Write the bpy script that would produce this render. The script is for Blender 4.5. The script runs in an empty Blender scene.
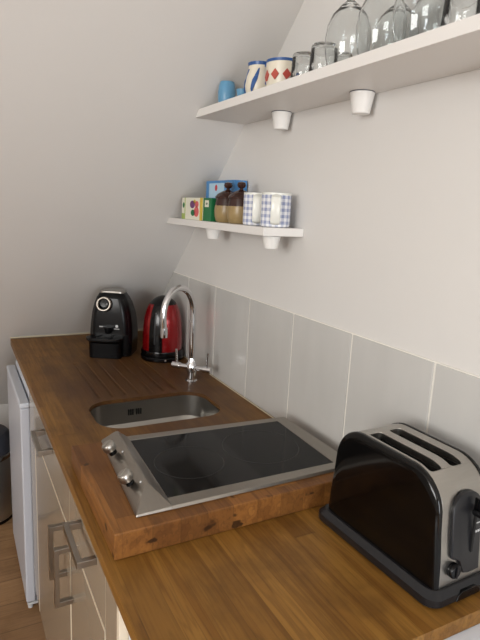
import bpy, bmesh, math, random
from mathutils import Vector, Matrix
random.seed(7)
PI = math.pi
COL = bpy.context.scene.collection
SC = bpy.context.scene

# ------------------------------------------------------------------ materials
def srgb(r, g, b):
    f = lambda c: (c/255)/12.92 if c/255 <= .04045 else (((c/255)+.055)/1.055)**2.4
    return (f(r), f(g), f(b), 1)

def mat(name, col, rough=.5, metal=0., coat=0., spec=None, noise=None, bump=None, trans=0., ior=1.45, emis=None):
    m = bpy.data.materials.new(name); m.use_nodes = True
    nt = m.node_tree; p = nt.nodes['Principled BSDF']
    p.inputs['Base Color'].default_value = col
    p.inputs['Roughness'].default_value = rough
    p.inputs['Metallic'].default_value = metal
    p.inputs['Coat Weight'].default_value = coat
    p.inputs['Coat Roughness'].default_value = .05
    p.inputs['IOR'].default_value = ior
    p.inputs['Transmission Weight'].default_value = trans
    if spec is not None: p.inputs['Specular IOR Level'].default_value = spec
    tc = nt.nodes.new('ShaderNodeTexCoord')
    if noise:
        sc, amt = noise[:2]
        mp = nt.nodes.new('ShaderNodeMapping'); nt.links.new(tc.outputs['Object'], mp.inputs['Vector'])
        if len(noise) > 2: mp.inputs['Scale'].default_value = noise[2]
        n = nt.nodes.new('ShaderNodeTexNoise'); n.inputs['Scale'].default_value = sc; n.inputs['Detail'].default_value = 4
        nt.links.new(mp.outputs[0], n.inputs['Vector'])
        mx = nt.nodes.new('ShaderNodeMix'); mx.data_type = 'RGBA'
        mx.inputs['A'].default_value = tuple(c*(1-amt) for c in col[:3])+(1,)
        mx.inputs['B'].default_value = tuple(min(1, c*(1+amt)) for c in col[:3])+(1,)
        nt.links.new(n.outputs['Fac'], mx.inputs['Factor']); nt.links.new(mx.outputs['Result'], p.inputs['Base Color'])
    if bump:
        sc, st = bump[:2]
        mp = nt.nodes.new('ShaderNodeMapping'); nt.links.new(tc.outputs['Object'], mp.inputs['Vector'])
        if len(bump) > 2: mp.inputs['Scale'].default_value = bump[2]
        n = nt.nodes.new('ShaderNodeTexNoise'); n.inputs['Scale'].default_value = sc; n.inputs['Detail'].default_value = 3
        nt.links.new(mp.outputs[0], n.inputs['Vector'])
        b = nt.nodes.new('ShaderNodeBump'); b.inputs['Strength'].default_value = st; b.inputs['Distance'].default_value = .002
        nt.links.new(n.outputs['Fac'], b.inputs['Height']); nt.links.new(b.outputs[0], p.inputs['Normal'])
    return m

class NB:
    def __init__(s, name):
        s.m = bpy.data.materials.new(name); s.m.use_nodes = True; s.nt = s.m.node_tree
        s.p = s.nt.nodes['Principled BSDF']
        tc = s.nt.nodes.new('ShaderNodeTexCoord'); sp = s.nt.nodes.new('ShaderNodeSeparateXYZ')
        s.nt.links.new(tc.outputs['Object'], sp.inputs[0]); s.co = tc.outputs['Object']; s.x, s.y, s.z = sp.outputs
    def put(s, sock, v):
        if isinstance(v, (int, float)): sock.default_value = v
        elif isinstance(v, tuple): sock.default_value = v
        else: s.nt.links.new(v, sock)
    def M(s, op, a, b=0., c=0.):
        n = s.nt.nodes.new('ShaderNodeMath'); n.operation = op
        for i, v in enumerate((a, b, c)): s.put(n.inputs[i], v)
        return n.outputs[0]
    def vec(s, x, y, z):
        n = s.nt.nodes.new('ShaderNodeCombineXYZ')
        for i, v in enumerate((x, y, z)): s.put(n.inputs[i], v)
        return n.outputs[0]
    def noise(s, v, scale=1., detail=3., rough=.5):
        n = s.nt.nodes.new('ShaderNodeTexNoise'); s.put(n.inputs['Vector'], v); n.inputs['Scale'].default_value = scale
        n.inputs['Detail'].default_value = detail; n.inputs['Roughness'].default_value = rough
        return n.outputs['Fac']
    def white(s, v):
        n = s.nt.nodes.new('ShaderNodeTexWhiteNoise'); n.noise_dimensions = '3D'; s.put(n.inputs['Vector'], v)
        return n.outputs['Value']
    def mix(s, f, a, b):
        n = s.nt.nodes.new('ShaderNodeMix'); n.data_type = 'RGBA'
        s.put(n.inputs['Factor'], f); s.put(n.inputs['A'], a); s.put(n.inputs['B'], b)
        return n.outputs['Result']
    def step(s, v, lo, hi):
        n = s.nt.nodes.new('ShaderNodeMapRange'); n.interpolation_type = 'SMOOTHSTEP'
        s.put(n.inputs['Value'], v); n.inputs['From Min'].default_value = lo; n.inputs['From Max'].default_value = hi
        return n.outputs['Result']
    def bump(s, h, st, dist=.001):
        b = s.nt.nodes.new('ShaderNodeBump'); b.inputs['Strength'].default_value = st; b.inputs['Distance'].default_value = dist
        s.put(b.inputs['Height'], h); s.nt.links.new(b.outputs[0], s.p.inputs['Normal'])

def wood(name, dark, mid, light, sw=.045, sl=.45, along='y', rough=.42, wear=False, coat=.0, joint=.5, knots=False, vary=.5):
    b = NB(name)
    u, v = (b.x, b.y) if along == 'y' else (b.y, b.x)
    iu = b.M('FLOOR', b.M('DIVIDE', u, sw))
    off = b.white(b.vec(iu, 3.1, 0))
    vv = b.M('ADD', b.M('DIVIDE', v, sl), b.M('MULTIPLY', off, 7.))
    iv = b.M('FLOOR', vv)
    rnd = b.white(b.vec(iu, iv, 1.7))
    rnd2 = b.white(b.vec(iu, iv, 5.9))
    # long fibres and broader figure, different in each stave
    s1 = b.vec(b.M('MULTIPLY', u, 240.), b.M('ADD', b.M('MULTIPLY', v, 9.), b.M('MULTIPLY', rnd, 40.)), b.M('MULTIPLY', b.z, 60.))
    g1 = b.noise(s1, 1., 4., .6)
    s2 = b.vec(b.M('MULTIPLY', u, 36.), b.M('ADD', b.M('MULTIPLY', v, 2.2), b.M('MULTIPLY', rnd2, 30.)), b.M('MULTIPLY', b.z, 30.))
    g2 = b.noise(s2, 1., 3., .5)
    ring = b.M('FRACT', b.M('MULTIPLY', g2, 7.))
    ring = b.M('ABSOLUTE', b.M('SUBTRACT', ring, .5))
    c = b.mix(b.step(g2, .3, .7), mid, light)
    c = b.mix(b.M('MULTIPLY', rnd, vary), c, dark)
    c = b.mix(b.M('MULTIPLY', b.step(ring, .25, .5), .3), c, dark)
    c = b.mix(b.M('MULTIPLY', b.step(g1, .48, .8), .42), c, dark)
    blot = b.noise(b.vec(b.M('MULTIPLY', b.x, 9.), b.M('MULTIPLY', b.y, 6.), b.M('MULTIPLY', b.z, 20.)), 1., 4., .65)
    c = b.mix(b.M('MULTIPLY', b.step(blot, .45, .72), .45), c, dark)
    c = b.mix(b.M('MULTIPLY', b.step(rnd2, .8, 1.), .35), c, light)
    # joints between staves
    fu = b.M('FRACT', b.M('DIVIDE', u, sw)); e = b.M('ABSOLUTE', b.M('SUBTRACT', fu, .5))
    fv = b.M('FRACT', vv); e2 = b.M('ABSOLUTE', b.M('SUBTRACT', fv, .5))
    j = b.M('MAXIMUM', b.step(e, .478, .5), b.step(e2, .496, .5))
    c = b.mix(b.M('MULTIPLY', j, joint), c, tuple(k*.35 for k in dark[:3])+(1,))
    if knots:
        kn = b.noise(b.vec(b.M('MULTIPLY', b.x, 1.), b.M('MULTIPLY', b.y, .8), b.M('MULTIPLY', b.z, 1.5)), 24., 2., .5)
        c = b.mix(b.M('MULTIPLY', b.step(kn, .655, .72), .85), c, tuple(k*.25 for k in dark[:3])+(1,))
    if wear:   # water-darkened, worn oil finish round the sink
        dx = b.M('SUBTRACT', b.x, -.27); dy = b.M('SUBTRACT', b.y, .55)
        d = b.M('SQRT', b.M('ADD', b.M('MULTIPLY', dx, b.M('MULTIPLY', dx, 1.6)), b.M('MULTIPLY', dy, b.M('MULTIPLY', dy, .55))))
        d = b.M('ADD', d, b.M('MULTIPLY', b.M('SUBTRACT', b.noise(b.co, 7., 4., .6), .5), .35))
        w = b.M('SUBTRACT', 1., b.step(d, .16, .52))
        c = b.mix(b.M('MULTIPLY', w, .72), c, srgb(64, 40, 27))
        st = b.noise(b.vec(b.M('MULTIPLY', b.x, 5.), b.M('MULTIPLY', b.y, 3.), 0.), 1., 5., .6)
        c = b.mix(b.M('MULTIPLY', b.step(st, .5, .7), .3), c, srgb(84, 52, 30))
    b.put(b.p.inputs['Base Color'], c)
    b.put(b.p.inputs['Roughness'], b.M('ADD', rough-.06, b.M('MULTIPLY', g1, .14)))
    b.p.inputs['Specular IOR Level'].default_value = .3; b.p.inputs['Coat Weight'].default_value = coat; b.p.inputs['Coat Roughness'].default_value = .25
    b.bump(b.M('SUBTRACT', g1, b.M('MULTIPLY', j, .6)), .12)
    return b.m

def gingham(name, blue):
    b = NB(name)
    ang = b.M('ARCTAN2', b.y, b.x)
    fa = b.M('FRACT', b.M('MULTIPLY', ang, 15/(2*PI))); fz = b.M('FRACT', b.M('DIVIDE', b.z, .0158))
    a = b.M('GREATER_THAN', fa, .5); z = b.M('GREATER_THAN', fz, .5)
    f = b.M('MULTIPLY', b.M('ADD', a, z), .5)
    b.put(b.p.inputs['Base Color'], b.mix(f, srgb(236, 236, 238), blue)); b.p.inputs['Roughness'].default_value = .3
    return b.m

M = {}
M['wall'] = mat('wall_paint', srgb(214, 211, 207), .75, noise=(3., .02), bump=(90, .08))
M['ceil'] = mat('ceiling_paint', srgb(222, 220, 216), .8, noise=(2., .02))
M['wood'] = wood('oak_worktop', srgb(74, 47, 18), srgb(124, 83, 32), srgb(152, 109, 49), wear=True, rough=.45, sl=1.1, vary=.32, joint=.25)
M['board'] = wood('butcher_block', srgb(72, 42, 18), srgb(126, 80, 36), srgb(158, 106, 52), joint=.3, vary=.75, sw=.052, sl=.34, knots=True, rough=.48)
M['floorw'] = wood('laminate_floor', srgb(112, 82, 54), srgb(160, 122, 84), srgb(178, 140, 100), sw=.14, sl=1.2, along='x', rough=.4, joint=.6)
M['shelf'] = mat('shelf_white_paint', srgb(226, 223, 219), .4, noise=(8., .015))
M['bracket'] = mat('bracket_white_plastic', srgb(232, 230, 226), .3, noise=(8., .01))
M['grout'] = mat('grout', srgb(232, 228, 220), .8, noise=(60., .05))
M['tile'] = mat('pale_glazed_tile', srgb(192, 190, 186), .16, noise=(7., .07, (1, 2.2, .6)), bump=(9., .18, (1, 1.5, .7)))
M['caulk'] = mat('caulk', srgb(196, 186, 160), .5, noise=(40., .08))
M['steel'] = mat('brushed_steel', srgb(178, 174, 168), .3, 1., noise=(30., .06, (1, 14, 1)))
M['steel2'] = mat('hob_steel', srgb(158, 152, 144), .34, 1., noise=(20., .06, (12, 1, 1)))
M['sink'] = mat('sink_steel', srgb(158, 155, 150), .30, 1., noise=(12., .08))
M['chrome'] = mat('chrome', srgb(222, 222, 224), .06, 1., noise=(10., .02))
M['glassk'] = mat('ceramic_hob_glass', srgb(7, 7, 8), .08, ior=1.28, noise=(10., .1))
M['ring'] = mat('hob_zone_print', srgb(40, 39, 38), .3, noise=(10., .05))
M['black'] = mat('black_gloss', srgb(6, 5, 5), .1, ior=1.4, noise=(6., .1))
M['blackm'] = mat('black_satin', srgb(24, 24, 27), .34, noise=(40., .1))
M['blackp'] = mat('black_plastic', srgb(9, 9, 11), .26, ior=1.36, noise=(30., .1))
M['dark'] = mat('dark_void', srgb(10, 9, 8), .7, noise=(30., .2))
M['element'] = mat('toaster_mica', srgb(60, 46, 34), .6, noise=(30., .2))
M['red'] = mat('red_metallic', srgb(150, 8, 16), .22, .55, coat=.8, noise=(6., .06))
M['kbase'] = mat('kettle_black', srgb(7, 6, 7), .14, ior=1.4, noise=(6., .1))
M['white'] = mat('white_enamel', srgb(212, 216, 224), .3, noise=(5., .01))
M['seal'] = mat('grey_seal', srgb(62, 64, 72), .5, noise=(30., .05))
M['fdoor'] = mat('fridge_door_white', srgb(196, 198, 206), .35, noise=(5., .01))
M['cream'] = mat('cream_gloss', srgb(154, 141, 123), .2, noise=(4., .02), coat=.3)
M['creamedge'] = mat('cream_edge', srgb(226, 212, 190), .3, noise=(6., .02))
M['handle'] = mat('nickel_handle', srgb(150, 143, 134), .3, 1., noise=(40., .06, (1, 8, 1)))
M['chip'] = mat('print_white', srgb(200, 200, 200), .5, noise=(30., .03))
M['glass'] = mat('clear_glass', srgb(245, 247, 247), .01, trans=1., ior=1.45)
M['blueglaze'] = mat('blue_glaze', srgb(98, 150, 184), .3, noise=(20., .08))
M['navy'] = mat('blue_paint', srgb(44, 84, 142), .3, noise=(20., .1))
M['creamglaze'] = mat('cream_glaze', srgb(222, 214, 196), .3, noise=(12., .03))
M['redp'] = mat('red_print', srgb(176, 72, 58), .4, noise=(20., .06))
M['tan'] = mat('tan_stoneware', srgb(150, 128, 88), .3, noise=(20., .08))
M['brown'] = mat('brown_glaze', srgb(58, 36, 30), .16, noise=(20., .12))
M['mugw'] = mat('white_glaze', srgb(226, 226, 218), .25, noise=(12., .01))
M['gingham'] = gingham('gingham_glaze', srgb(142, 152, 184))
M['green'] = mat('green_card', srgb(22, 108, 62), .5, noise=(20., .08))
M['lime'] = mat('lime_card', srgb(160, 180, 96), .5, noise=(20., .1))
M['cardw'] = mat('white_card', srgb(226, 224, 206), .5, noise=(20., .03))
M['pink'] = mat('pink_card', srgb(206, 92, 92), .5, noise=(60., .25))
M['purple'] = mat('purple_card', srgb(112, 62, 112), .5, noise=(60., .15))
M['yellow'] = mat('yellow_card', srgb(210, 180, 70), .5, noise=(60., .15))
M['binsteel'] = mat('bin_steel', srgb(205, 205, 204), .38, 1., noise=(6., .08, (6, 6, .4)))
M['sky'] = mat('blue_card', srgb(74, 134, 190), .45, noise=(24., .35))
M['paleblue'] = mat('pale_blue_card', srgb(176, 206, 226), .45, noise=(30., .1))
M['redc'] = mat('red_card', srgb(192, 52, 60), .45, noise=(60., .1))
M['frame'] = mat('window_frame_paint', srgb(226, 226, 224), .4, noise=(6., .01))

# ------------------------------------------------------------------ geometry helpers
def obj(name, bm, m, parent=None, bevel=0, seg=2, angle=35, sub=0):
    me = bpy.data.meshes.new(name)
    bmesh.ops.recalc_face_normals(bm, faces=bm.faces[:])
    bm.to_mesh(me); bm.free()
    o = bpy.data.objects.new(name, me); COL.objects.link(o)
    for x in (m if isinstance(m, (list, tuple)) else [m]): me.materials.append(M[x])
    if parent: o.parent = parent
    me.shade_smooth(); me.set_sharp_from_angle(angle=math.radians(angle))
    if bevel:
        b = o.modifiers.new('bevel', 'BEVEL'); b.width = bevel; b.segments = seg; b.limit_method = 'ANGLE'; b.angle_limit = math.radians(40)
        b.harden_normals = True
    if sub:
        s = o.modifiers.new('sub', 'SUBSURF'); s.levels = s.render_levels = sub
    return o

def tag(o, label, cat, group=None):
    o['label'] = label; o['category'] = cat
    if group: o['group'] = group
    return o
def thing(name, label, cat, loc=(0, 0, 0), rz=0, group=None):
    o = bpy.data.objects.new(name, None); COL.objects.link(o); o.empty_display_size = .05
    o.location = loc; o.rotation_euler = (0, 0, rz)
    return tag(o, label, cat, group)
def struct(name, bm, m, bevel=0):
    o = obj(name, bm, m, None, bevel); o['kind'] = 'structure'; return o
def dup(root, loc, label, rz=None, group=None):
    r = root.copy(); COL.objects.link(r); r.location = loc; r['label'] = label
    if rz is not None: r.rotation_euler = (0, 0, rz)
    if group: r['group'] = group
    for ch in list(root.children):
        c = ch.copy(); COL.objects.link(c); c.parent = r
        for g in ch.children:
            d = g.copy(); COL.objects.link(d); d.parent = c
    return r

def box(lo, hi, bm=None, mi=0):
    bm = bm or bmesh.new()
    vs = [bm.verts.new((x, y, z)) for x in (lo[0], hi[0]) for y in (lo[1], hi[1]) for z in (lo[2], hi[2])]
    for f in ((0, 1, 3, 2), (4, 6, 7, 5), (0, 4, 5, 1), (2, 3, 7, 6), (0, 2, 6, 4), (1, 5, 7, 3)):
        fc = bm.faces.new([vs[i] for i in f]); fc.material_index = mi
    return bm

def loft(rings, bm=None, cap=(True, True), closed=True, mi=0):
    bm = bm or bmesh.new()
    R = [[bm.verts.new(p) for p in r] for r in rings]
    n = len(R[0])
    for a, b in zip(R, R[1:]):
        for i in range(n if closed else n-1):
            j = (i+1) % n
            f = bm.faces.new((a[i], a[j], b[j], b[i])); f.material_index = mi
    if cap[0]: bm.faces.new(list(reversed(R[0]))).material_index = mi
    if cap[1]: bm.faces.new(R[-1]).material_index = mi
    return bm

def lathe(prof, seg=40, bm=None, c=(0, 0, 0), mi=0, cap=(True, True)):
    rings = [[(c[0]+r*math.cos(2*PI*i/seg), c[1]+r*math.sin(2*PI*i/seg), c[2]+z) for i in range(seg)] for r, z in prof]
    return loft(rings, bm, cap, mi=mi)

def tube(pts, r, seg=14, bm=None, cap=True):
    pts = [Vector(p) for p in pts]; rr = r if isinstance(r, (list, tuple)) else [r]*len(pts)
    rings = []; up = None
    for i, p in enumerate(pts):
        t = (pts[min(i+1, len(pts)-1)]-pts[max(i-1, 0)]).normalized()
        if up is None: up = Vector((0, 0, 1)) if abs(t.z) < .9 else Vector((0, 1, 0))
        a = t.cross(up).normalized(); up = a.cross(t).normalized()
        rings.append([p+rr[i]*(math.cos(2*PI*k/seg)*a+math.sin(2*PI*k/seg)*up) for k in range(seg)])
    return loft(rings, bm, (cap, cap))

def prism(outline, axis, a, b, bm=None):
    """outline: 2-D points in the two other axes (cyclic order), swept from a to b along axis"""
    def P(p, t):
        return {'x': (t, p[0], p[1]), 'y': (p[0], t, p[1]), 'z': (p[0], p[1], t)}[axis]
    return loft([[P(p, a) for p in outline], [P(p, b) for p in outline]], bm)

def rrect(x0, x1, y0, y1, r, n=8):
    out = []
    for cx, cy, s in ((x1-r, y1-r, 0), (x0+r, y1-r, 1), (x0+r, y0+r, 2), (x1-r, y0+r, 3)):
        for k in range(n+1):
            t = (s+k/n)*PI/2; out.append((cx+r*math.cos(t), cy+r*math.sin(t)))
    return out

def bake(o):
    dg = bpy.context.evaluated_depsgraph_get(); dg.update()
    me = bpy.data.meshes.new_from_object(o.evaluated_get(dg)); old = o.data
    o.modifiers.clear(); o.data = me
    return o
def cut(o, bms):
    for bm in bms:
        bmesh.ops.recalc_face_normals(bm, faces=bm.faces[:])
        me = bpy.data.meshes.new('tmp'); bm.to_mesh(me); bm.free()
        c = bpy.data.objects.new('tmp', me); COL.objects.link(c)
        c.matrix_world = o.matrix_world.copy()
        if o.parent: c.parent = o.parent
        m = o.modifiers.new('b', 'BOOLEAN'); m.operation = 'DIFFERENCE'; m.solver = 'EXACT'; m.object = c
        bpy.context.view_layer.update()
        bake(o)
        bpy.data.objects.remove(c)
    o.data.set_sharp_from_angle(angle=math.radians(35))
    return o

def addbevel(o, w, seg=2):
    b = o.modifiers.new('bevel', 'BEVEL'); b.width = w; b.segments = seg; b.limit_method = 'ANGLE'; b.angle_limit = math.radians(40); b.harden_normals = True

# ------------------------------------------------------------------ the room (Z = 0 is the worktop surface)
FLOOR = -.90; TOPZ = 1.42; YF = 1.329; K = 1.081; REAR = -4.2; XL = -3.0
wy = lambda z: YF-K*z
T = .08
ZK = -.478; YK = wy(ZK)                                # where the slope meets the low upright wall
struct('floor', box((XL-.1, REAR-.1, FLOOR-.06), (.1, YK+.2, FLOOR)), 'floorw')
struct('ceiling', box((XL-.1, REAR-.1, TOPZ), (.1, wy(TOPZ)+.2, TOPZ+.06)), 'ceil')
struct('wall_right', box((0, REAR-.1, FLOOR-.06), (.1, YK+.3, TOPZ+.06)), 'wall')
LY0, LY1, LZ0, LZ1 = -2.6, -.9, .30, 1.32
bm = box((XL-.1, REAR-.1, FLOOR-.06), (XL, LY0, TOPZ+.06)); box((XL-.1, LY1, FLOOR-.06), (XL, YK+.3, TOPZ+.06), bm)
box((XL-.1, LY0, FLOOR-.06), (XL, LY1, LZ0), bm); box((XL-.1, LY0, LZ1), (XL, LY1, TOPZ+.06), bm)
struct('wall_left', bm, 'wall')
bm = bmesh.new()
for a, b, c, d in ((LY0, LY1, LZ0, LZ0+.05), (LY0, LY1, LZ1-.05, LZ1), (LY0, LY0+.05, LZ0+.05, LZ1-.05), (LY1-.05, LY1, LZ0+.05, LZ1-.05), ((LY0+LY1)/2-.02, (LY0+LY1)/2+.02, LZ0+.05, LZ1-.05)):
    box((XL-.07, a, c), (XL-.02, b, d), bm)
struct('window_2', bm, 'frame')
bm = prism([(wy(TOPZ+.05), TOPZ+.05), (wy(ZK), ZK), (YK, FLOOR-.05), (YK+.12, FLOOR-.05), (YK+.12, ZK+.05), (wy(TOPZ+.05)+.12, TOPZ+.05)], 'x', XL-.05, .05)
struct('wall_back', bm, 'wall')
# rear wall with the window the daylight comes through
WX0, WX1, WZ0, WZ1 = -1.5, -.15, -.75, 1.0
bm = box((XL-.1, REAR-.1, FLOOR), (WX0, REAR, TOPZ)); box((WX1, REAR-.1, FLOOR), (.1, REAR, TOPZ), bm)
box((WX0, REAR-.1, FLOOR), (WX1, REAR, WZ0), bm); box((WX0, REAR-.1, WZ1), (WX1, REAR, TOPZ), bm)
struct('wall_front', bm, 'wall')
bm = bmesh.new()
for lo, hi in (((WX0, WZ0), (WX1, WZ0+.05)), ((WX0, WZ1-.05), (WX1, WZ1)), ((WX0, WZ0+.05), (WX0+.05, WZ1-.05)), ((WX1-.05, WZ0+.05), (WX1, WZ1-.05)), (((WX0+WX1)/2-.025, WZ0+.05), ((WX0+WX1)/2+.025, WZ1-.05))):
    box((lo[0], REAR-.07, lo[1]), (hi[0], REAR-.02, hi[1]), bm)
struct('window_1', bm, 'frame')
# sealant lines
struct('trim_1', box((-.6, wy(0)-.012, .0002), (-.0065, wy(.006)-.001, .006)), 'caulk', .002)

# ------------------------------------------------------------------ tiled splashback
HT = .3196; TW = .242; Y1 = .8148
root = thing('tiled_splashback', 'row of tall pale grey glazed tiles along the right wall above the worktop', 'tiled splashback', (0, .3, 0))
bm = prism([(wy(.003)-.001, .003), (wy(HT)-.001, HT), (-.95, HT), (-.95, .003)], 'x', -.0035, -.0002)
for v in bm.verts: v.co.y -= .3
obj('grout', bm, 'grout', root)
g = .003
ys = [Y1+TW*.99]+[Y1-i*TW for i in range(8)]
ends = [wy(.003)-.004] + [Y1-i*TW for i in range(8)]
for i in range(len(ends)-1):
    a, b = ends[i], ends[i+1]
    b = max(b, -.95)
    if i == 0:
        out = [(b+g, .005), (a, .005), (wy(HT)-.003, HT-.002), (b+g, HT-.002)]
        if wy(HT)-.003 < b+g: out = [(b+g, .005), (a, .005), (wy(HT)-.003, HT-.002)]
    else:
        top0 = min(a-g, wy(HT)-.003)
        out = [(b+g, .005), (a-g, .005), (a-g, min(HT-.002, (YF-(a-g))/K-.003)), (top0, HT-.002), (b+g, HT-.002)]
        if top0 >= a-g-1e-5: out = [(b+g, .005), (a-g, .005), (a-g, HT-.002), (b+g, HT-.002)]
    bm = prism([(p[0]-.3, p[1]) for p in out], 'x', -.0062, -.0034)
    o = obj('tile', bm, 'tile', root, .0012)
bm = prism([(.0, .0), (.0022, .0), (.0, .0022)], 'y', -.95, .95)
for v in bm.verts: v.co = Vector((-.0063-v.co.x*1.1, v.co.y+.35-.3, .0004+v.co.z))
obj('sealant_bead', bm, 'caulk', root)

# ------------------------------------------------------------------ worktop with sink hole and drainer grooves
WT = .026; WEND = -.63
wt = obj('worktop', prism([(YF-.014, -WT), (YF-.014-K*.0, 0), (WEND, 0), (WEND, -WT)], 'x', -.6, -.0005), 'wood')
SX0, SX1, SY0, SY1 = -.476, -.110, .234, .452
cutters = [prism(rrect(SX0, SX1, SY0, SY1, .07, 10), 'z', -.1, .1)]
for i in range(7):
    x = -.425+i*.041
    n = 16; y0, y1 = SY1+.035, .86
    o2 = [(x+.008*math.cos(PI*k/8), y1+.008*math.sin(PI*k/8)) for k in range(9)]+[(x+.008*math.cos(PI+PI*k/8), y0+.008*math.sin(PI+PI*k/8)) for k in range(9)]
    bmc = loft([[(p[0], p[1], (-.006 if p[1] < .6 else -.0015)) for p in [((q[0]-x)*.35+x, q[1]) for q in o2]], [(p[0], p[1], .003) for p in o2]])
    cutters.append(bmc)
cut(wt, cutters); addbevel(wt, .0025)
tag(wt, 'long oiled oak worktop running along the right wall to the sloping wall', 'worktop')

# sink
root = thing('kitchen_sink', 'small rectangular stainless steel sink sunk into the wooden worktop', 'sink', ((SX0+SX1)/2, (SY0+SY1)/2, -.20))
cx, cy = (SX0+SX1)/2, (SY0+SY1)/2
def sring(d, z, r): return [(p[0]-cx, p[1]-cy, z+.20) for p in rrect(SX0+d, SX1-d, SY0+d, SY1-d, r, 10)]
rings = [sring(-.02, -WT-.003, .085), sring(-.02, -WT-.0005, .085), sring(.0012, -WT-.0005, .0688), sring(.0012, -.011, .0688), sring(.0032, -.0105, .067), sring(.0045, -.03, .066), sring(.010, -.15, .062), sring(.018, -.177, .056), sring(.034, -.188, .045), sring(.07, -.191, .02),
         sring(.07, -.193, .02), sring(.034, -.191, .046), sring(.015, -.179, .058), sring(.007, -.15, .065), sring(-.001, -WT-.006, .07)]
bm = loft(rings[:10], cap=(False, True)); loft(list(reversed(rings[10:]))+[rings[0]], bm, cap=(False, False))
obj('bowl', bm, 'sink', root, angle=50)
bm = lathe([(.042, 0), (.042, .002), (.034, .003), (.03, .001), (.012, .0012), (.0, .0035)], 32, c=(0, 0, .0092)); obj('drain', bm, 'chrome', root)
for k in (-1, 1):                                       # overflow openings: two groups of slots
    bm = bmesh.new()
    for s in range(3):
        xx = -.033+k*.0125+s*.0065-.0065
        box((xx-.0017, cy*0+.0985, .20-.052), (xx+.0017, .1035, .20-.034), bm)
    obj('overflow_slot', bm, 'dark', root)

# ------------------------------------------------------------------ butcher block step under the hob
bl = obj('chopping_board_block', prism([(-.586, -.296), (-.044, -.288), (-.044, .038), (-.586, .070)], 'z', .0004, .05), 'board', None, .003)
tag(bl, 'thick wooden butcher block raised on the worktop under the hob', 'wooden block')

# hob
HZ = .0506
root = thing('ceramic_hob', 'two-ring black glass hob in a steel frame set on the wooden block', 'hob', (-.28, -.11, HZ))
def L(p): return (p[0]+.28, p[1]+.11, p[2]-HZ)
o4 = [(-.498, -.264), (-.048, -.258), (-.048, .034), (-.478, .062)]
gl = [(-.470, -.232), (-.091, -.232), (-.083, .013), (-.462, .034)]
bm = bmesh.new()
V = lambda x, y, z: bm.verts.new(L((x, y, HZ+z)))
zb, zt, zg = 0, .0065, .0035
B = [V(x, y, zb) for x, y in o4]; Tt = [V(x+(.003 if x < -.3 else -.003), y+(.003 if y < -.1 else -.003), zt) for x, y in o4]; G = [V(x, y, zt) for x, y in gl]; G2 = [V(x, y, zg) for x, y in gl]
for a, b in ((B, Tt), (Tt, G), (G, G2)):
    for i in range(4): bm.faces.new((a[i], a[(i+1) % 4], b[(i+1) % 4], b[i]))
bm.faces.new(list(reversed(B))); bm.faces.new(G2)
obj('frame', bm, 'steel2', root, .001)
# raised slanting control fascia on the left
bm = bmesh.new()
R0 = [(-.540, -.264, 0), (-.521, .066, 0), (-.462, .062, 0), (-.470, -.264, 0)]
R1 = [(-.538, -.262, .005), (-.519, .064, .005), (-.464, .060, .0068), (-.472, -.262, .0068)]
R2 = [(-.505, -.205, .027), (-.492, .050, .027), (-.487, .048, .0275), (-.499, -.203, .0275)]
a = [V(*p) for p in R0]; b = [V(*p) for p in R1]; c = [V(*p) for p in R2]
for i in range(4): bm.faces.new((a[i], a[(i+1) % 4], b[(i+1) % 4], b[i])); bm.faces.new((b[i], b[(i+1) % 4], c[(i+1) % 4], c[i]))
bm.faces.new(c); bm.faces.new(list(reversed(a)))
obj('control_fascia', bm, 'steel2', root, .0015)
go = [(x+.0006*s, y) for (x, y), s in zip(gl, (1, -1, -1, 1))]
bm = prism([(x+.28, y+.11) for x, y in go], 'z', .0036, .0058); gob = obj('glass_plate', bm, 'glassk', root, .0004)
for (x, y, r) in ((-.378, -.112, .074), (-.198, -.100, .088)):
    bm = lathe([(r, .00585), (r, .0061), (r-.0013, .0061), (r-.0013, .00585)], 64, cap=(False, False), c=(x+.28, y+.11, 0))
    obj('cooking_zone', bm, 'ring', root)
sl = math.atan2(.021, .035)
for y, kx in ((-.036, -.5185), (-.172, -.5225)):
    c0 = Vector(L((kx, y, HZ+.0155))); n = Vector((-math.sin(sl), 0, math.cos(sl)))
    q = Vector((0, 0, 1)).rotation_difference(n)
    def kn(prof, seg=32, off=0):
        bmk = lathe(prof, seg)
        for v in bmk.verts: v.co = c0+q @ v.co
        return bmk
    kb = obj('knob', kn([(.0085, .0005), (.0085, .009), (.0085, .0099)]), 'blackp', root)
    cp = obj('knob_cap', kn([(.0100, .0100), (.0132, .0122), (.0142, .018), (.0138, .0245), (.0118, .0282), (.0070, .0292), (.0001, .0294)]), 'steel', kb, .0006)
    bmk = box((-.0105, -.0016, .0275), (.0105, .0016, .0308))
    rz = Matrix.Rotation(math.radians(25), 4, 'Z')
    for v in bmk.verts: v.co = c0+q @ (rz @ v.co)
    obj('grip', bmk, 'steel', cp, .0006)
    bmk = lathe([(.0022, 0), (.0022, .0012), (0.0001, .0016)], 16)
    for v in bmk.verts: v.co = Vector(L((kx+.0145, y-.017, HZ+.0262)))+q @ v.co-Vector((.0, 0, .002))
    obj('indicator', bmk, 'chip', root)

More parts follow.
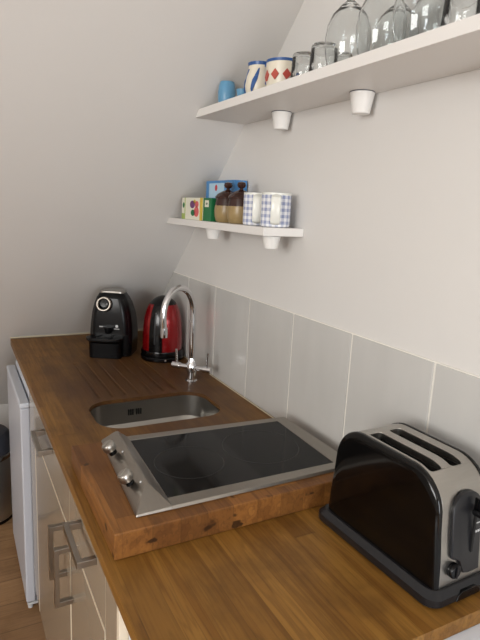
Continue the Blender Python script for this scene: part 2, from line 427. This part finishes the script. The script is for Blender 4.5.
# ------------------------------------------------------------------ tap
root = thing('kitchen_tap', 'chrome swan neck mixer tap with two lever handles behind the sink', 'tap', (-.098, .545, 0))
obj('base', lathe([(.021, .0003), (.021, .004), (.016, .008), (.0145, .018), (.0145, .034)], 28), 'chrome', root)
obj('body', lathe([(.0145, .034), (.019, .038), (.0195, .058), (.016, .064), (.013, .074), (.0115, .082)], 28), 'chrome', root)
pts = []; d = Vector((-.95, -.31, 0)).normalized()
for k in range(8): pts.append(Vector((0, 0, .08+.155*k/7)))
R = .060
for k in range(1, 21):
    t = PI*1.03*k/20
    pts.append(Vector((0, 0, .235))+d*(R-R*math.cos(t))*1.05+Vector((0, 0, R*1.5*math.sin(t) if t < PI else R*math.sin(t))))
for k in range(1, 5): pts.append(pts[-1]+Vector((0, 0, -.011))-d*.001)
obj('spout', tube(pts, .0102, 18), 'chrome', root)
e = pts[-1]
obj('spout_nozzle', tube([e+Vector((0, 0, .014)), e+Vector((0, 0, -.004)), e+Vector((0, 0, -.016))], [.0116, .0118, .0112], 20), 'chrome', root)
obj('collar', lathe([(.0104, .205), (.0124, .206), (.0124, .212), (.0104, .213)], 24), 'chrome', root)
bd = Vector((.66, -.75, 0)).normalized()
for s, nm in ((-1, 'left'), (1, 'right')):
    a = bd*s
    hz = Vector((0, 0, .048))
    h = obj('valve_arm', tube([hz+a*.014, hz+a*.042, hz+a*.044, hz+a*.072], [.0085, .0085, .0115, .0115], 20), 'chrome', root)
    e2 = hz+a*.058
    obj('lever', tube([e2+Vector((0, 0, .008)), e2+Vector((0, 0, .03)), e2+Vector((0, 0, .058))+a*.002], [.005, .0042, .0038], 12), 'chrome', h)

# ------------------------------------------------------------------ toaster
TX, TY = -.1185, -.4600
root = thing('toaster', 'black and steel two-slice toaster standing at the near end of the worktop', 'toaster', (TX, TY, 0), math.radians(1.8))
def tprof(s=1., zt=.206, n=10, ex=0.):
    pts = [(-.133*s-ex, .022), (-.130*s-ex, .07), (-.124*s-ex, .120)]
    r = .064
    c = (-.122*s-ex+r, zt+ex*.6-r)
    for k in range(1, n+1):
        t = PI-PI/2*k/n; pts.append((c[0]+r*math.cos(t), c[1]+r*math.sin(t)))
    pts += [(-p[0]*.945, p[1]) for p in reversed(pts)]
    return pts
body = obj('body', prism(tprof(), 'x', -.050, .050), 'steel', root)
sl_c = []
bm = bmesh.new()
for x in (-.0305, .0160):
    prism(rrect(x-.0135, x+.0135, -.086, .052, .006, 4), 'z', .09, .3, bm)
cut(body, [bm]); addbevel(body, .0015)
for x in (-.0305, .0160):
    bm = bmesh.new()
    for s in (-1, 1):
        xx = x+s*.0124
        box((xx-.0006, -.082, .0931), (xx+.0006, .048, .194), bm)
    obj('heating_element', bm, 'dark', root)
    bm = bmesh.new(); box((x-.0134, -.085, .0905), (x+.0134, .051, .093), bm); obj('bread_carrier', bm, 'dark', root)
for s in (-1, 1):
    bm = loft([[(s*x, p[0], p[1]) for p in tprof(ex=e)] for x, e in ((.0502, .0002), (.0508, .0012), (.0555, .0010), (.0585, -.0008), (.0602, -.0045), (.0612, -.012), (.0616, -.025))])
    obj('side_panel', bm, 'black', root, angle=60)
bb = rrect(-.075, .068, -.146, .146, .022, 8)
bt = rrect(-.066, .062, -.137, .137, .02, 8)
bm = loft([[(p[0], p[1], .003) for p in rrect(-.073, .066, -.142, .142, .02, 8)], [(p[0], p[1], .006) for p in bb], [(p[0], p[1], .018) for p in bb], [(p[0], p[1], .0275) for p in bt]])
base = obj('base', bm, 'blackm', root)
for x in (-.05, .05):
    for y in (-.12, .12): obj('foot', lathe([(.008, .0002), (.008, .004)], 16, c=(x, y, 0)), 'blackm', root)
# crumb tray pull in the front skirt
obj('crumb_tray', loft([[(p[0], -.148+.0*k, p[1]) for p in [(-.024, .006), (.03, .006), (.03, .014), (.02, .021), (-.012, .021), (-.02, .016)]] if k == 0 else [(p[0], -.136, p[1]) for p in [(-.024, .006), (.03, .006), (.03, .014), (.02, .021), (-.012, .021), (-.02, .016)]] for k in (0, 1)]), 'blackp', root, .001)
# control panel on the near end face
def face_y(z): return -.133+(z-.022)*(.009/.098)
arch = []
for k in range(13):
    t = PI*k/12; arch.append((.002+.033*math.cos(t), .145+.033*math.sin(t)*.9))
arch += [(-.031, .078), (-.028, .072), (-.020, .069), (-.012, .064), (-.0075, .052), (-.002, .043), (.010, .040), (.035, .040)]
bm = loft([[(p[0], face_y(p[1])+.002, p[1]) for p in arch], [(p[0], face_y(p[1])-.005, p[1]) for p in arch], [((p[0]-.002)*.94+.002, face_y(p[1])-.0065, (p[1]-.105)*.96+.105) for p in arch]])
cp = obj('control_panel', bm, 'blackm', root)
obj('lever_slot', box((.0105, -.136, .075), (.0145, -.1325, .165)), 'dark', cp)
lv = obj('lever', box((.004, -.158, .139), (.030, -.131, .149)), 'blackp', root, .004, 3)
obj('lever_stem', box((.0105, -.142, .146), (.0145, -.130, .166)), 'blackp', lv, .001)
bm = bmesh.new()
box((.016, -.1345, .122), (.026, -.1338, .1235), bm)
for k in range(4): box((.012+k*.005, -.1355, .107), (.0145+k*.005, -.1340, .1105), bm)
obj('printed_marks', bm, 'chip', cp)
bm = lathe([(.0118, 0), (.0118, .008), (.0105, .010)], 28)
for v in bm.verts: v.co = Vector((-.0235+v.co.x, face_y(.05)-.0005-v.co.z, .0530+v.co.y))
k = obj('browning_knob', bm, 'blackp', root, .0005)
obj('pointer', box((-.0245, -.1435, .0435), (-.0225, -.1395, .0625)), 'blackm', k, .0005)

# ------------------------------------------------------------------ coffee machine
root = thing('coffee_machine', 'rounded black capsule coffee machine with chrome ring in the far corner', 'coffee machine', (-.252, .972, 0), math.radians(-30))
def sec(z, w, yf, yb, r, xo=0):
    return [(p[0]+xo, p[1], z) for p in rrect(-w, w, yf, yb, min(r, w*.98, (yb-yf)*.49), 8)]
S = [(.002, .078, -.055, .084, .025), (.03, .081, -.058, .086, .028), (.09, .083, -.060, .084, .032), (.13, .081, -.060, .080, .034), (.17, .076, -.060, .070, .036),
     (.205, .067, -.058, .058, .034), (.228, .058, -.054, .042, .03), (.244, .048, -.046, .030, .024), (.249, .036, -.036, .02, .014)]
obj('housing', loft([sec(*s) for s in S]), 'blackp', root, angle=70)
F = [(z, w*.86, yf-.006, yf+.05, .02) for z, w, yf, yb, r in S if .08 < z < .24]
obj('front_fascia', loft([sec(*s) for s in F]), 'blackp', root, angle=70)
obj('top_plate', loft([[(p[0], p[1], z) for p in rrect(-w, w, -.040+dy, .030-dy, .016, 6)] for z, w, dy in ((.243, .046, 0), (.252, .045, 0), (.255, .040, .004))]), 'steel', root, .001)
# drip tray on its pedestal
obj('pedestal', loft([sec(.0008, .062, -.090, -.05, .045, -.012), sec(.060, .063, -.094, -.05, .045, -.012), sec(.068, .064, -.108, -.05, .05, -.012)]), 'blackp', root, .001)
tr = obj('drip_tray', loft([sec(.069, .064, -.113, -.05, .055, -.012), sec(.074, .069, -.118, -.05, .06, -.012), sec(.083, .069, -.118, -.05, .06, -.012)]), 'blackp', root, .001)
obj('tray_rim', lathe([(.030, .0832), (.031, .0845), (.029, .0845), (.028, .0832)], 32, cap=(False, False), c=(-.012, -.084, 0)), 'blackm', tr)
obj('coffee_spout', loft([[(p[0], p[1], z) for p in rrect(-w, w, -.094, -.058, .012, 5)] for z, w in ((.098, .010), (.118, .014), (.122, .02))]), 'blackp', root)
bm = bmesh.new(); rg = []
for i in range(40):
    a = 2*PI*i/40; c = Vector((.024*math.cos(a), 0, .024*math.sin(a))); rg.append([c+Vector((.0055*math.cos(t)*math.cos(a), .008*math.sin(t), .0055*math.cos(t)*math.sin(a))) for t in [2*PI*j/10 for j in range(10)]])
rg.append(rg[0]); loft(rg, bm, (False, False)); bmesh.ops.remove_doubles(bm, verts=bm.verts[:], dist=1e-5)
tilt = Matrix.Rotation(math.radians(-16), 4, 'X')
for v in bm.verts: v.co = Vector((-.018, -.072, .207))+tilt @ v.co
rgo = obj('lever_ring', bm, 'handle', root)
bm = lathe([(.0185, 0), (.0185, .010), (.015, .013), (0.0001, .014)], 28)
for v in bm.verts: v.co = Vector((-.018, -.058, .207))+tilt @ Vector((v.co.x, -v.co.z, v.co.y))
obj('ring_hub', bm, 'blackp', rgo)
obj('button', lathe([(.003, 0), (.003, .002)], 12, c=(-.005, -.078, .209)), 'chip', rgo)
bm = bmesh.new()
for k in range(6): box((-.036+k*.0045, -.0692, .118), (-.033+k*.0045, -.0682, .1225), bm)
obj('printed_name', bm, 'chip', root)
bm = lathe([(.0055, 0), (.0055, .001)], 20)
for v in bm.verts: v.co = Vector((.030+v.co.x, -.0673-v.co.z, .124+v.co.y))
box((.020, -.0680, .112), (.040, -.0670, .1145), bm)
obj('emblem', bm, 'chip', root)

# ------------------------------------------------------------------ kettle
root = thing('electric_kettle', 'domed red metallic electric kettle with black front strip in the corner', 'kettle', (-.093, .852, 0))
obj('power_base', lathe([(.080, .0004), (.083, .004), (.083, .014), (.079, .018)], 48), 'kbase', root)
kp = [(.076, .040), (.076, .07), (.0755, .10), (.074, .13), (.0705, .16), (.0635, .19), (.0575, .205), (.052, .2155)]
obj('body', lathe(kp, 56), 'red', root, angle=60)
obj('lower_band', lathe([(.078, .0185), (.081, .021), (.0815, .036), (.0805, .0395)], 48), 'kbase', root)
obj('lid', lathe([(.0518, .2157), (.046, .223), (.036, .232), (.022, .241), (.009, .2455), (.0001, .246)], 40), 'kbase', root)
def strip(a0, a1, pr, off, m, name, z0=0):
    bm = bmesh.new(); n = 10
    def ring(r, z, o):
        return [((r+o)*math.cos(a0+(a1-a0)*i/n), (r+o)*math.sin(a0+(a1-a0)*i/n), z) for i in range(n+1)]
    rings = []
    for i, (r, z) in enumerate(pr):
        w = 1.
        rings.append(ring(r, z, off)+list(reversed(ring(r, z, -.002))))
    loft(rings, bm)
    return obj(name, bm, m, root, angle=50)
ca = math.atan2(-1.086-.855, -.7975+.100)
c1 = ca-math.radians(20)
strip(c1-.33, c1+.33, kp, .004, 'kbase', 'handle_strip')
strip(c1-.07, c1+.0, [(r, z) for r, z in kp if .06 < z < .2], .0048, 'blackm', 'water_gauge')
sd = ca+math.radians(8)
obj('switch', tube([Vector((math.cos(sd), math.sin(sd), 0))*.080+Vector((0, 0, .011)), Vector((math.cos(sd), math.sin(sd), 0))*.0865+Vector((0, 0, .011))], .0042, 12), 'chrome', root)

# ------------------------------------------------------------------ shelves
def shelf(name, label, zb, th, depth, ynear):
    r = thing(name, label, 'shelf', (0, ynear, zb))
    f = lambda z: wy(z)-.0008-ynear
    bm = prism([(0, 0), (f(zb), 0), (f(zb+th), th), (0, th)], 'x', -depth, -.0006)
    obj('board', bm, 'shelf', r, .0012)
    return r
ZU, TU, DU = .8321, .0212, .1622
ZL, TL, DL, YL = .5207, .0208, .119, .0774
up = shelf('wall_shelf', 'long upper white shelf on the right wall holding glasses and pottery', ZU, TU, DU, -.85)
lo = shelf('wall_shelf', 'short lower white shelf on the right wall holding jars and gingham mugs', ZL, TL, DL, YL)
def bracket(parent, x, y, h, r, yo):
    # small tapered plastic cup bracket screwed up under the shelf, its flat back on the wall
    y -= yo
    def ring(q, z, k): return [(min(x+q*math.cos(t), -.0012), y+q*math.sin(t), z) for t in [2*PI*i/36 for i in range(36)]]
    bm = loft([ring(r*.70, -h, 0), ring(r*.74, -h+.002, 0), ring(r*.97, -.006, 0), ring(r, -.0045, 0), ring(r, -.0016, 0)])
    return obj('bracket', bm, 'bracket', parent, 0, angle=50)
for y in (.172, -.143, -.50):
    b = bracket(up, -.030, y, .043, .0255, -.85)
    obj('gap_shade', lathe([(.0262, -.0015), (.0262, 0)], 36, c=(-.0305, y+.85, 0)), 'seal', b)  # dark disc draws the shaded gap line between bracket and shelf
for y in (.117, .470): bracket(lo, -.072, y, .033, .024, YL)

# ------------------------------------------------------------------ things on the lower shelf
Z2 = ZL+TL+.0003
def carton(name, label, x0, x1, y0, y1, h, m, cat='box'):
    r = thing(name, label, cat, ((x0+x1)/2, (y0+y1)/2, Z2))
    w, d = (x1-x0)/2, (y1-y0)/2
    obj('carton', box((-w, -d, 0), (w, d, h)), m, r, .0008)
    return r, w, d
r, w, d = carton('tea_box', 'white tea box with coloured fruit pictures at the far end of the lower shelf', -.112, -.06, .475, .612, .069, 'cardw')
f = -w-.0007
def disc(cy, cz, ry, rz, m, name='fruit_picture', rot=0):
    pts = [(cy+ry*math.cos(t)*math.cos(rot)-rz*math.sin(t)*math.sin(rot), cz+ry*math.cos(t)*math.sin(rot)+rz*math.sin(t)*math.cos(rot)) for t in [2*PI*k/20 for k in range(20)]]
    obj(name, prism(pts, 'x', f, f+.0008), m, r)
disc(.005, .048, .020, .012, 'purple'); disc(-.028, .026, .019, .016, 'pink'); disc(-.030, .049, .014, .010, 'pink'); disc(0, .022, .016, .010, 'green')
disc(-.012, .057, .010, .006, 'yellow')
obj('end_flap', box((-w-.0006, -d-.0006, .0), (-w+.003, -d+.014, .0692)), 'yellow', r); obj('side_band', box((-w-.0006, d-.004, 0), (w, d+.0006, .0692)), 'lime', r)
r, w, d = carton('tea_box', 'narrow pale box with lime edge left of the fruit tea box on the lower shelf', -.108, -.062, .6165, .648, .069, 'cardw')
obj('green_band', box((-w-.0007, -d, 0), (w, d, .018)), 'lime', r); f = -w-.0008; disc(.0, .045, .007, .009, 'green', 'leaf_picture')
r, w, d = carton('tea_box', 'dark green box between the fruit tea box and the brown jars', -.108, -.064, .415, .4725, .069, 'green')
f = -w-.0008
obj('label_panel', box((-w-.0008, -.012, .042), (-w+.001, .016, .062)), 'cardw', r); disc(.002, .052, .008, .003, 'green', 'label_mark')
r, w, d = carton('storage_box', 'larger blue box lying behind the tea boxes on the lower shelf', -.05, -.006, .385, .585, .125, 'sky')
f = -w-.0008
obj('front_panel', box((-w-.0007, -.035, .072), (-w+.001, .075, .117)), 'paleblue', r)
disc(.022, .103, .009, .010, 'redc', 'printed_emblem')

def jar(loc, label):
    r = thing('storage_jar', label, 'jar', loc, 0, 'brown-topped stoneware jars')
    obj('pot', lathe([(.029, 0), (.0335, .004), (.037, .018), (.0385, .033), (.037, .048)], 36), 'tan', r)
    obj('glazed_shoulder', lathe([(.0372, .0482), (.0355, .060), (.034, .069)], 36), 'brown', r)
    l = obj('lid', lathe([(.037, .0692), (.0375, .073), (.030, .082), (.016, .090), (.006, .094), (.0045, .098)], 36), 'brown', r)
    obj('lid_knob', lathe([(.0045, .098), (.0100, .1005), (.0128, .107), (.0105, .114), (.0001, .117)], 24), 'brown', l)
    return r
j = jar((-.072, .378, Z2), 'tan stoneware jar with dark brown lid, next to the dark green box')
dup(j, (-.070, .298, Z2), 'tan stoneware jar with dark brown lid, next to the gingham mugs')

def mug(loc, rz, label):
    r = thing('gingham_mug', label, 'mug', loc, rz, 'blue gingham mugs')
    obj('cup', lathe([(.034, 0), (.037, .002), (.038, .010), (.038, .083), (.0375, .0845), (.0355, .0845), (.035, .080), (.035, .008), (.0001, .006)], 44), 'gingham', r)
    obj('rim', lathe([(.0382, .080), (.0382, .0852), (.0352, .0852), (.0350, .080)], 44, cap=(False, False)), 'mugw', r)
    pts = [(-.036, 0, .076), (-.048, 0, .079), (-.058, 0, .074), (-.062, 0, .056), (-.061, 0, .030), (-.052, 0, .010), (-.036, 0, .008)]
    # flat strap handle
    bm = bmesh.new(); rings = []
    P = [Vector(p) for p in pts]
    for i, p in enumerate(P):
        t = (P[min(i+1, 6)]-P[max(i-1, 0)]).normalized(); nrm = Vector((t.z, 0, -t.x))
        rings.append([p+nrm*(.0035*math.sin(a))+Vector((0, .0125*math.cos(a), 0)) for a in [2*PI*k/12 for k in range(12)]])
    loft(rings, bm); obj('handle', bm, 'mugw', r, sub=1)
    return r
mg = mug((-.0585, .125, Z2), math.radians(58), 'blue gingham mug at the near end of the lower shelf')
dup(mg, (-.0605, .2185, Z2), 'blue gingham mug between the brown jars and the end mug', math.radians(60))

# ------------------------------------------------------------------ things on the upper shelf
Z1 = ZU+TU+.0003
r = thing('egg_cup', 'small plain blue cup at the far end of the upper shelf', 'cup', (-.115, .325, Z1))
obj('cup', lathe([(.015, 0), (.020, .003), (.0235, .018), (.0245, .036), (.0225, .054), (.0190, .064), (.0172, .064), (.0205, .054), (.0225, .036), (.021, .020), (.016, .006), (.0001, .005)], 36), 'blueglaze', r)
r = thing('pottery_jug', 'cream pottery jug with blue rim and painted strokes beside the blue cup', 'jug', (-.108, .158, Z1), math.radians(-4))
obj('body', lathe([(.024, 0), (.030, .004), (.036, .025), (.034, .045), (.028, .062), (.0295, .077), (.0275, .077), (.026, .062), (.032, .045), (.034, .025), (.028, .006), (.0001, .005)], 40), 'creamglaze', r)
obj('rim', lathe([(.0292, .071), (.0305, .0785), (.0273, .0785), (.0265, .071)], 40, cap=(False, False)), 'navy', r)
obj('handle', tube([(0, -.028, .070), (.004, -.043, .068), (.004, -.052, .054), (.004, -.049, .036), (0, -.034, .024)], [.0055, .0065, .007, .0065, .0055], 12), 'navy', r, sub=1)
for a0 in (1.4, 2.6, 3.7):
    bm = bmesh.new(); n = 8; rings = []
    for i in range(n+1):
        z = .008+.055*i/n; rr = {0: .0325}.get(i, .0365 if z < .04 else .034-(z-.04)*.22)+.0012; a = a0+.5*i/n; w = .16*math.sin(PI*(i+.6)/(n+1.2))
        rings.append([(rr*math.cos(a+q), rr*math.sin(a+q), z) for q in (-w, 0, w)]+[((rr-.003)*math.cos(a+q), (rr-.003)*math.sin(a+q), z) for q in (w, 0, -w)])
    loft(rings, bm); obj('painted_stroke', bm, 'navy', r)
r = thing('blue_bowl', 'tiny blue dish glimpsed between the plain blue cup and the jug', 'dish', (-.118, .226, Z1))
obj('dish', lathe([(.010, 0), (.013, .006), (.0165, .036), (.0145, .036), (.011, .008), (.0001, .006)], 30), 'blueglaze', r)
for o in r.children: o.scale = (1, 1, .80)
r = thing('pottery_mug', 'cream pottery mug with blue rim and red diamond pattern', 'mug', (-.104, .056, Z1))
obj('cup', lathe([(.030, 0), (.036, .003), (.0385, .03), (.0395, .063), (.0375, .063), (.0365, .03), (.034, .007), (.0001, .006)], 44), 'creamglaze', r)
obj('rim', lathe([(.0398, .058), (.0401, .0642), (.0373, .0642), (.0370, .058)], 44, cap=(False, False)), 'navy', r)
bm = bmesh.new()
for k in range(9):
    a = 2*PI*k/9+.2
    for dz in (0,):
        c = Vector((.0398*math.cos(a), .0398*math.sin(a), .030)); t = Vector((-math.sin(a), math.cos(a), 0)); nn = Vector((math.cos(a), math.sin(a), 0))
        q = [c+t*.010, c+Vector((0, 0, .012)), c-t*.010, c-Vector((0, 0, .012))]
        loft([[v-nn*.002 for v in q], [v-nn*.0+nn*.0002 for v in q]], bm)
obj('diamond_pattern', bm, 'redp', r)

def tumbler(loc, label, rt=.029, rb=.0255, h=.060, group='clear glass tumblers'):
    r = thing('glass_tumbler', label, 'glass', loc, 0, group)
    obj('glass', lathe([(.0001, h-.009), (rb-.004, h-.0085), (rb-.002, h-.011), (rt-.0018, .001), (rt-.0013, 0), (rt-.0005, 0), (rt, .001), (rb+.001, h-.006), (rb-.001, h-.001), (rb-.004, h), (.0001, h-.001)], 36), 'glass', r)
    return r
tb = tumbler((-.110, -.040, Z1), 'short clear upturned tumbler standing right beside the red diamond mug')
dup(tb, (-.050, -.085, Z1), 'upturned tumbler close to the wall, behind the two front tumblers by the diamond mug')
dup(tb, (-.116, -.118, Z1), 'upturned tumbler on the shelf front, between the short tumbler and the foremost wine glass')
dup(tb, (-.118, -.462, Z1), 'clear tumbler on the shelf front, close to the right edge of the photo')
dup(tb, (-.045, -.425, Z1), 'clear tumbler at the wall behind the one at the right edge')
def wine(loc, label):
    r = thing('wine_glass', label, 'wine glass', loc, 0, 'upturned wine glasses')
    outer = [(.034, 0), (.038, .012), (.0415, .032), (.0428, .050), (.0400, .072), (.032, .092), (.018, .108), (.007, .118), (.0045, .128), (.0038, .160), (.0042, .190), (.009, .197), (.033, .202), (.034, .2035)]
    inner = [(.0328, 0), (.0368, .012), (.0403, .032), (.0416, .050), (.0388, .0715), (.031, .0905), (.017, .1045), (.0001, .110)]
    bm = lathe([(r2, z) for r2, z in reversed(inner)]+outer+[(.0001, .2065)], 48)
    obj('glass', bm, 'glass', r)
    return r
w0 = wine((-.1195, -.196, Z1), 'foremost upturned wine glass, farthest from the right edge of the photo')
dup(w0, (-.1195, -.287, Z1), 'second upturned wine glass along the front of the upper shelf')
dup(w0, (-.1195, -.378, Z1), 'third upturned wine glass along the front, nearest the end tumblers')
dup(w0, (-.0445, -.2425, Z1), 'upturned wine glass by the wall behind the first and second')
dup(w0, (-.0445, -.3325, Z1), 'upturned wine glass by the wall behind the second and third')

# ------------------------------------------------------------------ cabinets below the worktop
XF = -.598
def slab(parent, name, y0, y1, z0, z1, m='cream'):
    o = obj(name, box((XF, y0, z0), (XF+.018, y1, z1)), m, parent, .0012)
    return o
def bar_handle(parent, p0, p1, proj=.034, r=.0065):
    # square D-handle: two posts and a flat bar
    p0, p1 = Vector(p0), Vector(p1); d = (p1-p0).normalized(); o = Vector((-proj, 0, 0))
    s = Vector((0, 0, 1)) if abs(d.z) < .5 else Vector((0, 1, 0))
    bm = bmesh.new()
    def bar(a, b, u, hu, w, hw):
        q = [u*hu+w*hw, u*hu-w*hw, -u*hu-w*hw, -u*hu+w*hw]
        loft([[a+k for k in q], [b+k for k in q]], bm)
    bar(p0+o-d*.006, p1+o+d*.006, s, .0072, Vector((1, 0, 0)), .005)
    for p in (p0, p1): bar(p+o+Vector((.0038, 0, 0)), p, s, .0065, d, .0058)
    return obj('handle', bm, 'handle', parent, .0008)
root = thing('base_cabinet', 'cream gloss base cabinet with two drawers over two doors beneath the sink and hob', 'cabinet', (0, 0, 0))
obj('carcass', box((XF+.0185, -.355, -.78), (-.01, .72, -.22)), 'cream', root)
bm = box((XF+.0185, -.355, -.2195), (XF+.035, .72, -WT-.001)); box((XF+.035, .70, -.2195), (-.01, .72, -WT-.001), bm); box((XF+.035, -.355, -.2195), (-.01, -.335, -WT-.001), bm)
obj('top_rail', bm, 'cream', root)
obj('plinth', box((-.545, -.355, FLOOR), (-.53, .72, -.78)), 'cream', root)
slab(root, 'filler_panel', .605, .72, -.775, -WT-.001)
slab(root, 'filler_panel', -.355, -.287, -.775, -WT-.001)
ZD = -.138; YG = .032
d1 = slab(root, 'drawer_front', YG+.0015, .602, ZD+.0015, -WT-.003)
d2 = slab(root, 'drawer_front', -.284, YG-.0015, ZD+.0015, -WT-.003)
o1 = slab(root, 'door', YG+.0015, .602, -.775, ZD-.0015)
o2 = slab(root, 'door', -.284, YG-.0015, -.775, ZD-.0015)
for o, a, b in ((o1, YG+.0015, .602), (o2, -.284, YG-.0015)):
    bm = box((XF-.0006, a, -.774), (XF+.004, a+.003, ZD-.003)); box((XF-.0006, a, ZD-.0045), (XF+.004, b, ZD-.0015), bm)
    box((XF-.0006, b-.003, -.774), (XF+.004, b, ZD-.003), bm)
    obj('edge_band', bm, 'creamedge', o)
XH = XF-.0002
bar_handle(d1, (XH, .256, -.043), (XH, .384, -.043), .030); bar_handle(d2, (XH, -.219, -.043), (XH, -.096, -.043), .030)
bar_handle(o1, (XH, .078, -.270), (XH, .078, -.148)); bar_handle(o2, (XH, .006, -.290), (XH, .006, -.160))

# fridge under the far end
root = thing('fridge', 'small white under-counter fridge past the cabinets beneath the far worktop', 'fridge', (-.3, 1.04, FLOOR))
def FB(lo, hi): return tuple(a-b for a, b in zip(lo, (-.3, 1.04, FLOOR))), tuple(a-b for a, b in zip(hi, (-.3, 1.04, FLOOR)))
fy0, fy1 = .78, 1.265
obj('body', box(*FB((-.585, fy0+.004, -.875), (-.03, fy1-.004, -.105))), 'white', root, .004)
obj('lid', box(*FB((-.5885, fy0, -.104), (-.03, fy1, -.075))), 'white', root, .01, 3)
obj('door_seal', box(*FB((-.589, fy0+.008, -.865), (-.5855, fy1-.008, -.12))), 'seal', root)
dr = obj('door', box(*FB((-.622, fy0, -.87), (-.5895, fy1, -.118))), 'fdoor', root, .006, 3)
obj('door_top_cap', box(*FB((-.624, fy0-.001, -.1175), (-.590, fy1, -.0985))), 'white', dr, .006, 3)
ft = obj('hinge_bracket', box(*FB((-.618, fy0+.004, -.885), (-.55, fy0+.030, -.8755))), 'chip', root, .002)
for x, y in ((-.607, fy0+.016), (-.565, fy0+.016), (-.60, fy1-.03), (-.06, fy0+.03), (-.06, fy1-.03)):
    obj('foot', lathe([(.009, FLOOR+.0002), (.009, -.876)], 14, c=(x+.3, y-1.04, -FLOOR)), 'chip', root)

# white appliance at the near end
root = thing('washing_machine', 'white appliance under the near end of the worktop beside the cream cabinet', 'appliance', (-.3, -.66, FLOOR))
def WB(lo, hi): return tuple(a-b for a, b in zip(lo, (-.3, -.66, FLOOR))), tuple(a-b for a, b in zip(hi, (-.3, -.66, FLOOR)))
obj('housing', box(*WB((-.575, -.955, -.885), (-.012, -.372, -.046))), 'white', root, .004)
obj('top_panel', box(*WB((-.582, -.958, -.0455), (-.012, -.370, -.0275))), 'white', root, .005, 3)
obj('control_panel', box(*WB((-.584, -.955, -.145), (-.5755, -.372, -.05))), 'white', root, .003)
bm = lathe([(.165, 0), (.165, .012), (.14, .02), (.12, .012)], 40, cap=(True, True))
for v in bm.verts: v.co = Vector((-.2755-v.co.z, v.co.x, .42+v.co.y))
obj('porthole_door', bm, 'seal', root)
for x in (-.25, .25):
    for y in (-.26, .26): obj('foot', lathe([(.018, .0003), (.018, .0155)], 14, c=(x, y, 0)), 'seal', root)
pn = obj('end_panel', box((XF, -.369, FLOOR), (-.01, -.357, -WT-.001)), 'creamedge', None, .001)
tag(pn, 'thin cream upright panel between the cabinet and the white appliance', 'panel')

# steel bin on the floor beyond the fridge
root = thing('pedal_bin', 'polished steel pedal bin with dark lid on the floor past the fridge', 'bin', (-.712, 1.50, FLOOR))
obj('drum', lathe([(.115, .014), (.115, .30), (.1165, .302), (.1165, .308), (.115, .310)], 48), 'binsteel', root)
obj('foot_ring', lathe([(.118, .0003), (.119, .006), (.116, .0135)], 48), 'kbase', root)
obj('collar', lathe([(.118, .3102), (.119, .314), (.119, .330), (.116, .334)], 48), 'chrome', root)
obj('lid', lathe([(.117, .3345), (.117, .380), (.112, .410), (.098, .426), (.05, .434), (.0001, .436)], 48), 'seal', root)
obj('pedal', box((-.02, -.15, .008), (.02, -.1155, .016)), 'kbase', root, .003)

# ------------------------------------------------------------------ light
S1, S2 = 58, 60
def area(name, loc, rot, sx, sy, e, col):
    l = bpy.data.lights.new(name, 'AREA'); l.shape = 'RECTANGLE'; l.size = sx; l.size_y = sy; l.energy = e; l.color = col
    o = bpy.data.objects.new(name, l); COL.objects.link(o); o.location = loc; o.rotation_euler = rot; return o
area('rear_window_daylight', ((WX0+WX1)/2, REAR+.01, (WZ0+WZ1)/2), (PI/2, 0, 0), 1.25, 1.65, S1, (.92, .96, 1.))
area('left_window_daylight', (XL+.01, (LY0+LY1)/2, (LZ0+LZ1)/2), (0, -PI/2, 0), .9, 1.6, S2, (1., .98, .945))
w = bpy.data.worlds.new('world'); SC.world = w; w.use_nodes = True
bg = w.node_tree.nodes['Background']; bg.inputs[0].default_value = (.75, .86, 1., 1); bg.inputs[1].default_value = .8

# ------------------------------------------------------------------ camera
cam = bpy.data.cameras.new('camera'); co = bpy.data.objects.new('camera', cam); COL.objects.link(co)
cam.sensor_fit = 'HORIZONTAL'; cam.sensor_width = 36; cam.lens = 541.1021/480*36; cam.clip_start = .01
yaw, pitch, roll = .4931, .2018, .0506
f = Vector((math.sin(yaw)*math.cos(pitch), math.cos(yaw)*math.cos(pitch), -math.sin(pitch)))
rt = Vector((math.cos(yaw), -math.sin(yaw), 0)); u = rt.cross(f)
c, s = math.cos(roll), math.sin(roll)
r2 = rt*c+u*s; u2 = -rt*s+u*c
m = Matrix((r2, u2, -f)).transposed().to_4x4(); m.translation = Vector((-.7975, -1.0864, .5825))
co.matrix_world = m
SC.camera = co
SC.cycles.transparent_max_bounces = 40; SC.cycles.transmission_bounces = 24; SC.cycles.max_bounces = 24
vs = SC.view_settings
vs.view_transform = 'Standard'; vs.look = 'None'; vs.exposure = 0; vs.gamma = 1; vs.use_curve_mapping = False
